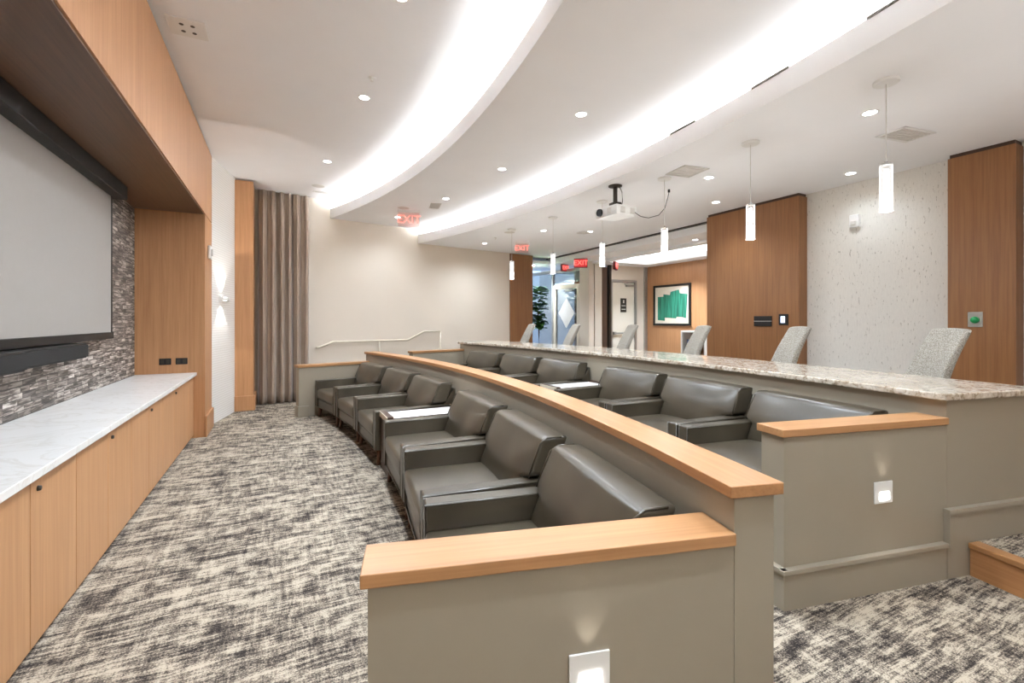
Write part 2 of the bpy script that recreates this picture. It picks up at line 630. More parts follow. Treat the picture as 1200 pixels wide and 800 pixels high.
# left: stone wall in the alcove, oak portal around it
bm = BM(); box(bm, -1.72, -1.59, 1.9, 7.3, 0, 3.0)
struct('wall_left', bm, 'stone')
bm = BM()
box(bm, -1.75, -.867, 1.3, 7.79, 2.895, 3.84)
box(bm, -1.75, -.867, 7.12, 7.79, 0, 2.88)
box(bm, -1.75, -.867, 1.3, 2.0, 0, 2.88)
struct('trim_1', bm, 'oak')
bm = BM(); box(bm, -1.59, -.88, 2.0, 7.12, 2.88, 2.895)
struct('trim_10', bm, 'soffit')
bm = BM(); box(bm, -1.75, -.885, 1.3, 7.79, 3.84, 3.88)
struct('trim_2', bm, 'darkwood')
bm = BM(); box(bm, -.867, -.842, 7.10, 7.80, 0, .27)
struct('baseboard_left', bm, 'oak', .006)
bm = BM(); prism(bm, [Vector((-.90, 7.79, 0)), Vector((-.66, 8.92, 0)), Vector((-.82, 8.96, 0)), Vector((-1.06, 7.79, 0))], (0, 0, 3.89))
struct('wall_left', bm, 'wavewall')
bm = BM(); box(bm, -1.05, -.867, -1.5, 1.3, 0, 3.89)
struct('wall_left', bm, 'wall')
# oak pilaster before the curtain
bm = BM(); box(bm, -.72, -.40, 8.88, fy(-.7) + .05, 0, 3.84)
struct('trim_3', bm, 'oak')
bm = BM(); box(bm, -.74, -.375, 8.86, fy(-.7), 0, .25)
struct('baseboard_far', bm, 'oak', .006)
# far wall
def farbox(bm, x0, x1, z0, z1, d0, d1):
    p = [Vector((x, fy(x), 0)) for x in (x0, x1)]
    q = [p[0] + FN * d0, p[1] + FN * d0, p[1] + FN * d1, p[0] + FN * d1]
    return prism(bm, [v + Vector((0, 0, z0)) for v in q], (0, 0, z1 - z0))
bm = BM(); farbox(bm, -.75, 5.85, 0, 3.95, 0, .15)
struct('wall_far', bm, 'wall')
bm = BM(); farbox(bm, 5.18, 5.88, .19, 3.20, -.04, .16)
struct('trim_4', bm, 'walnut')
# back wall
bm = BM(); box(bm, 6.35, 6.5, -1.5, 5.22, 0, 3.9)
struct('wall_back', bm, 'backwall')
bm = BM(); box(bm, 6.17, 6.55, 3.76, 5.24, .19, 3.17)
struct('trim_5', bm, 'walnut')
bm = BM(); box(bm, 6.19, 6.55, 3.775, 5.23, 3.17, 3.215)
struct('trim_6', bm, 'darkwood')
bm = BM(); box(bm, 6.17, 6.349, 1.735, 2.23, .19, 3.17)
struct('trim_7', bm, 'walnut')
bm = BM(); box(bm, 6.19, 6.349, 1.745, 2.22, 3.17, 3.215)
struct('trim_8', bm, 'darkwood')
bm = BM(); box(bm, 6.25, 6.349, -1.5, 1.60, .19, 3.205)
struct('trim_9', bm, 'oak')
# near wall behind the camera
bm = BM(); box(bm, -1.05, 6.5, -1.62, -1.5, 0, 3.9)
struct('wall_near', bm, 'wall')

# foyer
bm = BM(); box(bm, 9.2, 9.35, 3.6, 10.0, .1, 3.6)
struct('wall_foyer', bm, 'oak')
bm = BM(); box(bm, 6.5, 9.35, 3.5, 3.6, .1, 3.6)
struct('wall_foyer_near', bm, 'wall')
bm = BM(); box(bm, 6.62, 6.72, 3.6, 13.0, 3.05, 3.225)
box(bm, 6.72, 7.25, 3.6, 12.4, 3.05, 3.12)
struct('ceiling', bm, 'ceiling')
bm = BM()
# ceiling ring around the raised tray
TX0, TX1, TY0, TY1 = 7.45, 8.75, 4.2, 9.35
box(bm, 7.25, TX0, 3.6, 12.4, 3.0, 3.12); box(bm, TX1, 9.25, 3.6, 12.4, 3.0, 3.12)
box(bm, TX0, TX1, 3.6, TY0, 3.0, 3.12); box(bm, TX0, TX1, TY1, 12.4, 3.0, 3.12)
box(bm, TX0 - .25, TX1 + .25, TY0 - .25, TY1 + .25, 3.36, 3.44)
for q in ((TX0 - .3, TX0 - .22, TY0 - .3, TY1 + .3), (TX1 + .22, TX1 + .3, TY0 - .3, TY1 + .3), (TX0 - .3, TX1 + .3, TY0 - .3, TY0 - .22), (TX0 - .3, TX1 + .3, TY1 + .22, TY1 + .3)):
    box(bm, *q, 3.1, 3.4)
struct('ceiling', bm, 'ceiling')
# foyer end wall with a white door and the glazed entrance
EY = 9.87
bm = BM(); box(bm, 8.82, 9.2, EY, EY + .12, .1, 3.0); box(bm, 7.93, 8.82, EY, EY + .12, 2.62, 3.0)
struct('wall_foyer_far', bm, 'wall')
bm = BM(); box(bm, 7.14, 8.45, EY + .45, EY + .55, .1, 3.0)
struct('wall_foyer_far', bm, 'oak')
bm = BM(); box(bm, 5.78, 5.9, 10.6, 12.3, .1, 3.3)
struct('wall_corridor', bm, 'wall')
bm = BM(); box(bm, 5.75, 6.62, 10.75, 12.35, 3.05, 3.12)
struct('ceiling', bm, 'ceiling')
# white door
d1 = bpy.data.objects.new('door_1', None); COL.objects.link(d1); d1['kind'] = 'structure'; d1.location = (7.97, EY - .0, .19)
def dpart(n, b, mt, bev=0.004, par=None): return obj(n, b, mt, par or d1, bev)
b = BM(); box(b, 0.03, .80, .02, .065, 0, 2.36); dpart('door_leaf', b, 'quartz_frame')
b = BM(); box(b, -.04, .03, -.02, .10, 0, 2.43); box(b, .80, .87, -.02, .10, 0, 2.43); box(b, .03, .80, -.02, .10, 2.36, 2.43); dpart('door_frame', b, 'metal')
b = BM(); tube(b, [(.06, -.05, .98), (.78, -.05, .98)], .022, 10); box(b, .05, .12, -.06, .02, .94, 1.02); box(b, .70, .79, -.06, .02, .94, 1.02); dpart('panic_bar', b, 'metal', 0)
b = BM(); box(b, .32, .52, .005, .02, 1.55, 1.93); dpart('door_sign', b, 'darkmetal')
b = BM(); box(b, .35, .49, .0, .006, 1.62, 1.64); box(b, .35, .49, .0, .006, 1.72, 1.735); box(b, .40, .44, .0, .006, 1.80, 1.88); dpart('sign_marks', b, 'greygrille', 0)
b = BM(); box(b, .50, .78, -.03, .02, 2.25, 2.31); tube(b, [(.55, -.04, 2.28), (.35, -.10, 2.31), (.62, -.02, 2.37)], .012, 6); dpart('door_closer', b, 'metal', 0)
# glazed storefront along A -> B
GA, GB = Vector((7.22, 9.78, 0)), Vector((6.66, 12.25, 0))
gd = (GB - GA).normalized(); gn = Vector((gd.y, -gd.x, 0))
def gbox(bm, s0, s1, z0, z1, d0=-.03, d1=.03):
    q = [GA + gd * s0 + gn * d0, GA + gd * s1 + gn * d0, GA + gd * s1 + gn * d1, GA + gd * s0 + gn * d1]
    return prism(bm, [v + Vector((0, 0, z0)) for v in q], (0, 0, z1 - z0))
GL = (GB - GA).length
w1 = bpy.data.objects.new('window_1', None); COL.objects.link(w1); w1['kind'] = 'structure'
b = BM(); gbox(b, -.02, .30, .19, 3.06, -.10, .10); obj('window_post', b, 'wall', w1, .004)
b = BM()
for s in (.30, 1.36, GL - .06): gbox(b, s, s + .06, .19, 2.9, -.035, .035)
gbox(b, .30, GL, 2.84, 2.92, -.04, .04); gbox(b, .30, GL, .19, .27)
obj('window_frame', b, 'metal', w1, .003)
b = BM(); gbox(b, 1.42, GL - .06, .27, 2.84, -.006, .006); gbox(b, .36, 1.36, 2.55, 2.84, -.006, .006); obj('window_pane', b, 'glass', w1)
d2 = bpy.data.objects.new('door_2', None); COL.objects.link(d2); d2['kind'] = 'structure'
b = BM(); gbox(b, .37, .47, .2, 2.5); gbox(b, 1.25, 1.35, .2, 2.5); gbox(b, .47, 1.25, 2.38, 2.5); gbox(b, .47, 1.25, .2, .42); obj('door_frame', b, 'railpaint', d2, .004)
b = BM(); gbox(b, .47, 1.25, .42, 2.38, -.006, .006); obj('door_pane', b, 'glass', d2)
b = BM()
c0 = GA + gd * .86 + gn * -.012 + Vector((0, 0, 1.72))
prism(b, [c0 + gd * -.30, c0 + Vector((0, 0, -.42)), c0 + gd * .30, c0 + Vector((0, 0, .42))], gn * -.004); obj('diamond_decal', b, 'greygrille', d2)
b = BM(); gbox(b, .55, .85, 2.30, 2.36, -.10, -.03); obj('door_closer', b, 'metal', d2)
# outdoor ground beyond the glass
bm = BM(); box(bm, 6.2, 9, 10.8, 14, .0, .1); cut(bm, GA + gn * .3, -gn)
struct('floor_outside', bm, plain('pale_paving', srgb(170, 180, 195), .8))
bm = BM(); box(bm, 7.38, 7.61, EY - .05, EY + .07, .19, 3.0)
struct('trim_14', bm, 'wall')
# dark steel mullions of the foyer end
bm = BM(); box(bm, 7.86, 7.93, EY - .05, EY + .05, .19, 3.0)
struct('trim_11', bm, 'darkmetal')
bm = BM(); box(bm, 9.10, 9.195, EY - .05, EY - .001, .19, 3.0)
struct('trim_12', bm, 'metal')
# second dark track of the glass partition on the ceiling
bm = BM(); box(bm, 6.55, 6.62, 5.245, fy(6.4) + .3, 3.185, 3.212)
struct('trim_13', bm, 'darkmetal')

# ------------------------------------------------------------------ left side: cabinets, worktop, screen
ys = [2.01, 3.31, 4.35, 5.39, 6.43, 7.118]
cab_labels = ['light oak cabinet unit at the near end under the white worktop', 'light oak two-door cabinet, second from the near end of the low run',
              'light oak two-door cabinet in the middle of the low run under the screen', 'light oak two-door cabinet, second from the wood column end of the run',
              'narrow light oak cabinet at the far end against the wood column']
for i in range(5):
    y0, y1 = ys[i], ys[i + 1]
    t = thing('base_cabinet', cab_labels[i], 'cabinet', (-1.29, (y0 + y1) / 2, 0), 0, 'cabinets under the screen')
    b = BM(); box(b, -1.58, -1.012, y0 + .001, y1 - .001, .07, .797); obj('carcass', b, 'darkwood', t, world=True)
    b = BM(); box(b, -1.5, -1.05, y0 + .001, y1 - .001, 0.0, .07); obj('toe_kick', b, 'black', t, world=True)
    mid = (y0 + y1) / 2 if i < 4 else None
    spans = [(y0, 2.79 if i == 0 else mid), (2.79 if i == 0 else mid, y1)] if i < 4 else [(y0, y0 + .34), (y0 + .34, y1)]
    for k, (a, c) in enumerate(spans):
        b = BM(); box(b, -1.012, -.99, a + .003, c - .003, .035, .79); d = obj('door', b, 'oak_door', t, .002, world=True)
        if k == 1 and i < 4:
            b = BM(); lathe(b, [(0, .012), (.011, .012), (.013, 0), (0, 0)], 14)
            bmesh.ops.rotate(b, verts=b.verts[:], matrix=Matrix.Rotation(PI / 2, 3, 'Y'))
            bmesh.ops.translate(b, verts=b.verts[:], vec=(-.99, a + .07, .735))
            obj('lock', b, 'darkmetal', d, smooth=True, world=True)
b = BM(); box(b, -1.588, -.955, 2.005, 7.118, .80, .84)
tag(obj('worktop', b, 'quartz', None, .004), 'long white quartz worktop on the low oak cabinets', 'worktop')

t = thing('projection_screen', 'large grey pull-down projection screen hanging before the stone wall', 'screen', (-1.5, 4.7, 1.33))
b = BM(); box(b, -1.545, -1.40, 3.40, 6.02, 2.74, 2.879); obj('screen_case', b, 'black', t, .008, world=True)
b = BM(); box(b, -1.502, -1.498, 3.47, 5.90, 1.38, 2.74); obj('screen_fabric', b, 'screen', t, world=True)
for yb in (5.88, 3.455):
    b = BM(); box(b, -1.503, -1.495, yb, yb + .035, 1.38, 2.74); obj('side_border', b, 'black', t, world=True)
b = BM(); box(b, -1.515, -1.485, 3.45, 5.92, 1.325, 1.39); obj('bottom_bar', b, 'black', t, .004, world=True)
def speaker(y0, y1, label, dx=0):
    t = thing('wall_speaker', label, 'speaker', (-1.5, (y0 + y1) / 2, 1.195), 0, 'speakers under the screen')
    b = BM(); box(b, -1.589, -1.43 + dx, y0, y1, 1.195, 1.318); obj('speaker_cabinet', b, 'black', t, .006, world=True)
    b = BM(); box(b, -1.43 + dx, -1.415 + dx, y0 + .015, y1 - .015, 1.207, 1.306); obj('speaker_grille', b, 'blackcloth', t, .004, world=True)
speaker(3.83, 5.0, 'long black speaker bar on the stone wall, right one below the screen')
speaker(2.65, 3.80, 'black speaker box at the frame edge, left of the long bar', .06)
def outlet(x, label):
    t = thing('wall_outlet', label, 'outlet', (x, 7.12, .99), 0, 'outlets on the wood return')
    b = BM(); box(b, -.062, .062, -.008, 0, -.04, .04); obj('cover_plate', b, 'black', t, .003)
    for s in (-.03, .03):
        b = BM(); box(b, s - .018, s + .018, -.011, -.008, -.026, .026)
        obj('socket', b, 'darkmetal', t, .002)
outlet(-1.285, 'left black power outlet on the wood panel above the worktop')
outlet(-1.115, 'right black power outlet on the wood panel above the worktop')
t = thing('fire_alarm', 'small white alarm sounder on the edge of the oak column', 'alarm', (-.867, 7.44, 2.43))
b = BM(); box(b, 0, .035, -.07, .07, -.09, .09); obj('alarm_body', b, 'white', t, .012)
b = BM(); box(b, .035, .055, -.03, .03, -.045, .045); obj('strobe', b, 'greygrille', t, .006)
# sconce on the wave-textured wall
SX, SY, SZ = -.80, 8.22, 1.83
t = thing('wall_sconce', 'white up and down wall light on the textured white wall', 'sconce', (SX, SY, SZ))
b = BM(); box(b, -.04, .012, -.05, .05, -.045, .045); obj('wall_plate', b, 'white', t, .006)
b = BM(); box(b, .012, .10, -.04, .32, -.022, .022); obj('lamp_body', b, 'white', t, .01)
for s, n in ((1, 'upper'), (-1, 'lower')):
    b = BM(); lathe(b, [(0, .002), (.022, .002), (.022, 0), (0, 0)], 16, (.055, 0, s * .024)); obj('lens', b, 'stepled', t, smooth=False)
spot('sconce_up_lamp', (SX + .055, SY, SZ + .04), 13, 84, .06, (0.05, 0, 1), (1, .98, .95), .008)
spot('sconce_down_lamp', (SX + .055, SY, SZ - .04), 8, 84, .06, (0.05, 0, -1), (1, .98, .95), .008)

# copies of the sconce added unseen behind the camera to brighten the ceiling
for k, (x, y, rz) in enumerate(((1.5, -1.5, PI / 2), (3.4, -1.5, PI / 2), (5.3, -1.5, PI / 2))):
    dup(t, (x, y, 2.15), rz, 'added wall light behind the camera, brightening the ceiling', 'added wall lights behind the camera')
    d = Vector((math.cos(rz), math.sin(rz), 0))
    spot('sconce_up_lamp', Vector((x, y, 2.2)) + d * .07, 50, 140, 1, d * .35 + Vector((0, 0, 1)), (.82, .91, 1), .02)

# curtain
t = thing('curtain', 'floor-length taupe pleated curtain beside the oak pilaster', 'curtain', (.08, fy(.08) - .18, 0))
b = BM()
X0, X1, NX, NZ = -.36, .50, 150, 22
sol = []
for j in range(NZ + 1):
    z = .015 + (3.845 - .015) * j / NZ
    row = []
    tz = j / NZ
    for i in range(NX + 1):
        u = i / NX
        ph = u * 6.2 * 2 * PI
        amp = .085 * (1 - .5 * tz ** 8) * (.78 + .22 * math.sin(u * 19 + 1))
        w = math.sin(ph + .35 * math.sin(ph) + .12 * math.sin(tz * 2 + u * 9) + .5 * math.sin(u * 11))
        pinch = .03 * math.exp(-((tz - .95) / .04) ** 2) * math.cos(ph * 2)
        x = X0 + (X1 - X0) * u + .012 * math.cos(ph * 2)
        row.append(b.verts.new((x, fy(x) - .15 + w * amp + pinch, z)))
    sol.append(row)
for j in range(NZ):
    for i in range(NX):
        b.faces.new((sol[j][i], sol[j][i + 1], sol[j + 1][i + 1], sol[j + 1][i]))
o = obj('curtain_fabric', b, 'curtain', t, smooth=True, world=True)
s = o.modifiers.new('thick', 'SOLIDIFY'); s.thickness = .006
b = BM(); tube(b, [(-.38, fy(-.38) - .15, 3.858), (.53, fy(.53) - .15, 3.858)], .010, 8); obj('curtain_track', b, 'white', t, world=True)
# handrail on the far wall
t = thing('handrail', 'slim cream metal handrail along the far wall, stepping up', 'handrail', (1.6, fy(1.6) - .08, 0))
def fp(x, z, d=-.08): return Vector((x, fy(x), 0)) + FN * d + Vector((0, 0, z))
b = BM(); pts = [fp(.60, .99), fp(.66, .99), fp(.92, 1.09), fp(2.45, 1.09), fp(2.83, 1.27), fp(3.22, 1.27)]
tube(b, pts, .022, 10); obj('rail', b, 'railpaint', t, smooth=True, world=True)
for x, z in ((1.83, 1.09), (3.22, 1.27)):
    b = BM(); tube(b, [fp(x, z), fp(x, .0)], .016, 8); obj('post', b, 'railpaint', t, smooth=True, world=True)

# ------------------------------------------------------------------ half walls
def half_end(a, sgn, R0, R1, zt, zb, label, name='half_wall'):
    """radial end partition; sgn = +1 when the row lies on the +angle side"""
    t = thing(name, label, 'partition', pol((R0 + R1) / 2, a), 0, 'taupe partitions around the seating')
    T = .15
    b = BM(); radial(b, a, rect(R0, R1 - .002, 0, zt - .046), 0, sgn * T); obj('wall_panel', b, 'taupe', t, world=True)
    b = BM(); radial(b, a, rect(R0 + .012, R1 - .002, zt - .046, zt - .04), sgn * .01, sgn * (T - .01)); obj('shadow_gap', b, 'black', t, world=True)
    b = BM(); radial(b, a, rect(R0 - .02, R1 - .002, zt - .04, zt), -sgn * .015, sgn * (T + .015)); obj('wood_cap', b, 'cap_r', t, .004, world=True)
    return t
# front row
R1, R2 = 13.45, 14.60
A0, A1 = -14.6, 14.4
t = half_end(A0, 1, R1, R2, .81, 0, 'low taupe partition with oak cap closing the near end of the front row')
b = BM(); radial(b, A0, rect(R1 - .02, 14.75, 0, .17), -.02, 0); obj('baseboard', b, 'taupe', t, .004, world=True)
t = half_end(A1, -1, R1, R2, .81, 0, 'low taupe partition with oak cap closing the far end of the front row')
b = BM(); sweep(b, rect(R1 - .02, R1, 0, .17), A1 - .6, A1, 2); radial(b, A1, rect(R1 - .02, 13.60, 0, .17), -.15, -.17); obj('baseboard', b, 'taupe', t, .004, world=True)
t = thing('half_wall', 'long curved taupe partition with oak cap behind the front row of armchairs', 'partition', pol(14.7, 0), 0, 'taupe partitions around the seating')
b = BM(); sweep(b, rect(14.60, 14.75, 0, .918), A0, A1, 64); obj('wall_panel', b, 'taupe', t, world=True)
b = BM(); sweep(b, rect(14.61, 14.74, .918, .925), A0 + .03, A1 - .03, 64); obj('shadow_gap', b, 'black', t, world=True)
b = BM(); sweep(b, rect(14.575, 14.775, .925, .965), A0 - .07, A1 + .07, 64); obj('wood_cap', b, 'cap', t, .004, world=True)
# second row ends
B0, B1 = -11.9, 14.7
BR = 16.65
t = half_end(B0, 1, 15.48, BR, .935, 0, 'taupe partition with oak cap at the near end of the second row')
b = BM(); radial(b, B0, rect(15.46, 16.62, 0, .19), -.02, 0); sweep(b, rect(15.46, 15.48, 0, .19), B0, B0 + .56, 2); obj('baseboard', b, 'taupe', t, .0, world=True)
b = BM(); radial(b, B0, rect(15.445, 16.615, .19, .215), -.035, 0)
sweep(b, rect(15.445, 15.48, .19, .215), B0 - .12, B0 + .56, 2); obj('base_ledge', b, 'taupe', t, .003, world=True)
t = half_end(B1, -1, 15.48, BR - .015, .935, 0, 'taupe partition with oak cap at the far end of the second row')
# bar
t = thing('bar_counter', 'long curved bar with speckled granite top and taupe front', 'bar', pol(17.0, 1.2), 0)
b = BM(); sweep(b, rect(BR, BR + .15, 0, 1.035), B0, B1, 64); obj('front_panel', b, 'taupe', t, world=True)
b = BM(); radial(b, B0, rect(BR + .15, 17.40, 0, 1.035), 0, .12); obj('end_panel', b, 'taupe', t, world=True)
b = BM(); radial(b, B0, [(16.624, 0), (16.838, 0), (16.838, .192), (17.40, .192), (17.40, .38), (16.624, .38)], -.02, -.001); obj('baseboard', b, 'taupe', t, world=True)
b = BM(); radial(b, B0, [(16.622, .19), (16.642, .19), (16.642, .38), (17.40, .38), (17.40, .405), (16.622, .405)], -.035, -.001); obj('base_ledge', b, 'taupe', t, world=True)
b = BM(); radial(b, B1, rect(BR + .15, 17.40, 0, 1.035), -.12, 0); obj('end_panel', b, 'taupe', t, world=True)
b = BM(); sweep(b, rect(BR - .05, 17.48, 1.035, 1.078), B0 - .10, B1 + .1, 80); obj('granite_top', b, 'granite', t, .01, world=True)
# aisle step
b = BM(); sweep(b, rect(16.80, 16.838, .0, .165), -21.2, B0 - .08, 24)
t = thing('stair_step', 'oak step riser with nosing leading up to the bar level', 'step', pol(16.8, -13))
obj('riser', b, 'riser', t, .002, world=True)
b = BM(); sweep(b, rect(16.785, 16.87, .165, .196), -21.2, B0 - .08, 24); obj('nosing', b, 'cap', t, .005, world=True)

def step_light(a, R, z, label):
    u = pol(R, a)
    t = thing('step_light', label, 'step light', (u.x, u.y, z), R_(a), 'recessed step lights')
    # local: x along the wall (outward radius), y tangent (negative = towards the aisle)
    b = BM(); box(b, -.065, .065, -.008, -.0005, -.06, .06); obj('faceplate', b, 'white', t, .002)
    b = BM(); box(b, -.032, .038, -.012, -.008, -.042, .002); obj('lens', b, 'stepled', t, .002)
    v = Vector((math.sin(R_(a)), -math.cos(R_(a)), 0))
    p = Vector((u.x, u.y, z)) + v * .05
    spot('step_lamp', p + Vector((0, 0, .03)), .3, 60, 1, (-v.x * .25, -v.y * .25, 1), (1, .97, .92), .01)
    spot('step_lamp', p, 1.5, 120, .9, (v.x * .8, v.y * .8, -1), (1, .97, .92), .01)
step_light(A0, 14.095, .435, 'lit step light low on the near partition of the front row')
step_light(B0, 16.155, .545, 'lit step light on the partition at the near end of the second row')

# ------------------------------------------------------------------ armchairs
def make_armchair(label, group):
    W, H = .503, .57
    t = thing('armchair', label, 'armchair', (0, 0, 0), 0, group)
    for sx in (-1, 1):
        b = BM(); box(b, min(sx * W, sx * (W - .105)), max(sx * W, sx * (W - .105)), -.45, .40, .16, H)
        o = obj('arm', b, 'leather', t, .016, 3)
        for x in (sx * (W - .004), sx * (W - .101)):
            pb = BM(); tube(pb, [(x, -.449, .17), (x, -.449, H - .008), (x, .36, H - .003)], .0055, 6)
            obj('piping', pb, 'leather', o, smooth=True)
    b = BM(); box(b, -W + .106, W - .106, -.435, .40, .16, .285); obj('seat_base', b, 'leather', t, .012)
    pb = BM(); tube(pb, [(-W + .1, -.44, .168), (W - .1, -.44, .168)], .007, 6); obj('base_piping', pb, 'leather', t, smooth=True)
    hw = W - .108
    def seat(u, v, w):
        x = u * hw; y = -.045 + v * .405
        z = .365 + w * .075
        if w > 0: z += .022 * (1 - u * u) * (1 - v ** 4) * w
        y += -.012 * (1 - w * w) * (1 - u ** 4) * (v < -.9)
        return (x, y, z)
    b = BM(); mapped(b, seat, 12, 12, 6); obj('seat_cushion', b, 'leather', t, .028, 4)
    def back(u, v, w):
        s = (w + 1) / 2
        z = .43 + s * .375
        front = .10 + s * .16; rear = .28 + s * .15
        hwz = W - .03 if z > H + .01 else hw
        y = front + (rear - front) * (v + 1) / 2
        if v < 0: y -= .038 * (1 - u ** 4) * (1 - (2 * s - 1) ** 2) * (-v)
        if w > .9: z += .012 * (1 - u ** 4) * (1 - v * v)
        x = u * hwz
        if z > H: x -= math.copysign(.012, u) * ((z - H) / .2) * (abs(u) > .9)
        return (x, y, z)
    b = BM(); mapped(b, back, 14, 6, 14); o = obj('back_cushion', b, 'leather', t, .026, 4)
    for sx in (-1, 1):
        pb = BM()
        x = sx * (W - .038)
        tube(pb, [(x, .165, H + .012), (x - sx * .01, .245, .775), (x - sx * .012, .29, .803), (x - sx * .012, .385, .803)], .006, 6)
        obj('piping', pb, 'leather', o, smooth=True)
    b = BM(); prism(b, [Vector((-W + .04, .385, .16)), Vector((-W + .04, .30, .16)), Vector((-W + .04, .30, .56)), Vector((-W + .04, .44, .74)), Vector((-W + .04, .452, .74)), Vector((-W + .04, .452, .5))], (2 * W - .08, 0, 0))
    obj('back_frame', b, 'leather', t, .008)
    for sx in (-1, 1):
        for y, dy in ((-.385, -.02), (.33, .05)):
            b = BM(); tube(b, [(sx * (W - .085), y, .165), (sx * (W - .06), y + dy, 0)], [.030, .018], 8); obj('leg', b, 'legwood', t, smooth=True)
    return t


g1, g2 = 'front row armchairs', 'second row armchairs'
lab1 = ['olive leather armchair nearest the camera, half hidden by the near oak-capped partition',
        'olive leather armchair in the front row, second from the near partition',
        'front-row olive leather armchair just before the white-topped side table, on its near side',
        'front-row olive leather armchair directly beyond the white-topped side table',
        'front-row olive leather armchair second from the far end partition',
        'front-row olive leather armchair at the far end against the far partition']
lab2 = ['second-row leather armchair behind the near oak-capped end partition',
        'second-row leather armchair, second from the near end partition',
        'second-row leather armchair on the near side of its white-topped table',
        'second-row leather armchair directly beyond its white-topped table',
        'second-row leather armchair second from the far end',
        'second-row leather armchair at the far end beside the far partition']
RC1, RC2 = 14.115, 16.17
a1 = [-11.85, -7.55, -3.25, 2.75, 7.05, 11.35]
a2 = [-9.35, -5.6, -1.85, 3.3, 7.05, 10.8]
proto = None
for lst, labs, RC, z, g in ((a1, lab1, RC1, 0, g1), (a2, lab2, RC2, .12, g2)):
    for a, lb in zip(lst, labs):
        if proto is None:
            proto = make_armchair(lb, g)
            proto.location = pol(RC, a, z); proto.rotation_euler = (0, 0, facing(a))
        else:
            dup(proto, pol(RC, a, z), facing(a), lb, g)

def make_table(label, a, R, z):
    t = thing('side_table', label, 'side table', pol(R, a, z), facing(a), 'white topped side tables')
    w = .185
    b = BM(); box(b, -w + .01, w - .01, -.34, .36, .545, .562); obj('tabletop', b, 'quartz', t, .003)
    b = BM()
    box(b, -w, w, -.395, -.34, .525, .58); box(b, -w, w, .36, .41, .525, .58); box(b, -w, -w + .012, -.35, .37, .525, .565); box(b, w - .012, w, -.35, .37, .525, .565)
    obj('tray_rim', b, 'darkwood', t, .003)
    b = BM(); box(b, -w, w, -.405, -.396, .528, .578); obj('rim_edge', b, 'railpaint', t, .001)
    for y0 in (-.39, .37):
        b = BM(); box(b, -w + .005, w - .005, y0, y0 + .025, 0, .53); obj('side_panel', b, 'darkwood', t, .002)
    b = BM(); box(b, -w + .01, w - .01, -.36, .37, .12, .145); obj('lower_shelf', b, 'darkwood', t, .002)
    return t
t0 = make_table('white-topped dark side table among the front-row armchairs', -.25, RC1, 0)
dup(t0, pol(RC2, .72, .12), facing(.72), 'white-topped dark side table among the second-row armchairs')

# ------------------------------------------------------------------ bar stools
def make_stool(label):
    t = thing('bar_stool', label, 'bar stool', (0, 0, 0), 0, 'upholstered stools behind the bar')
    def shell(u, v, w):
        s = (w + 1) / 2
        hw = .205 - .03 * s ** 1.3
        curve = .07 * (1 - s) * u * u
        y = .08 + .20 * s - .03 * math.sin(PI * s) - curve + (v * .045) * (1 - .3 * s)
        z = .60 + .64 * s + (.012 * (1 - u * u) if w > .9 else 0)
        return (u * hw, y, z)
    b = BM(); mapped(b, shell, 14, 2, 14); obj('backrest', b, 'boucle', t, .02, 3)
    def seat(u, v, w):
        return (u * (.26 - .02 * (v < 0)), -.06 + v * .22, .655 + w * .05 + (.012 * (1 - u * u) * (1 - v * v) if w > 0 else 0))
    b = BM(); mapped(b, seat, 8, 8, 4); obj('seat', b, 'boucle', t, .025, 3)
    for sx in (-1, 1):
        for sy in (-1, 1):
            b = BM(); tube(b, [(sx * .18, -.06 + sy * .15, .62), (sx * .235, -.04 + sy * .22, 0)], [.02, .013], 8); obj('leg', b, 'darkwood', t, smooth=True)
    b = BM(); z = .25
    q = [(-.215, -.235), (.215, -.235), (.215, .145), (-.215, .145)]
    for i in range(4):
        tube(b, [(*q[i], z), (*q[(i + 1) % 4], z)], .009, 6)
    obj('foot_rail', b, 'darkmetal', t, smooth=True)
    return t
st_a = [-9.0, -4.7, -.4, 4.0, 8.5, 12.7]
st_l = ['grey boucle bar stool nearest the camera, in front of the right brown wood panel', 'grey boucle bar stool before the corner of brown panel and flecked white wall',
        'pale bar stool before the framed green artwork wall and white shelf', 'grey bar stool in front of the white door with the push bar',
        'bar stool in front of the glazed entrance door', 'bar stool farthest away, beside the brown wood pilaster and plant']
s0 = None
for a, lb in zip(st_a, st_l):
    if s0 is None:
        s0 = make_stool(lb); s0.location = pol(17.75, a, .19); s0.rotation_euler = (0, 0, facing(a) - R_(24))
    else:
        dup(s0, pol(17.75, a, .19), facing(a) - R_(24), lb)

# ------------------------------------------------------------------ ceiling fittings
def make_pendant(label):
    t = thing('pendant_light', label, 'pendant lamp', (0, 0, 3.21), 0, 'glass cylinder pendants over the bar')
    b = BM(); lathe(b, [(0, 0), (.078, 0), (.078, -.018), (.07, -.024), (0, -.024)], 28); obj('canopy', b, 'white', t)
    b = BM(); tube(b, [(0, 0, -.02), (0, 0, -.60)], .0035, 6); obj('cord', b, 'greygrille', t)
    b = BM(); lathe(b, [(0, -.575), (.010, -.575), (.010, -.592), (.039, -.594), (.039, -.606), (0, -.606)], 18); obj('cap', b, 'metal', t, smooth=False)
    b = BM(); lathe(b, [(.040, -.60), (.040, -.80), (.036, -.80), (.036, -.60), (.040, -.60)], 24); obj('clear_cylinder', b, 'glow_glass', t, smooth=False)
    b = BM(); lathe(b, [(.0, -.80), (.040, -.80), (.040, -.93), (.0, -.93)], 24); obj('frosted_cylinder', b, 'frost', t, smooth=False)
    b = BM(); lathe(b, [(0, -.625), (.014, -.63), (.017, -.70), (.014, -.795), (0, -.80)], 16); obj('bulb', b, 'bulb', t, smooth=True)
    return t
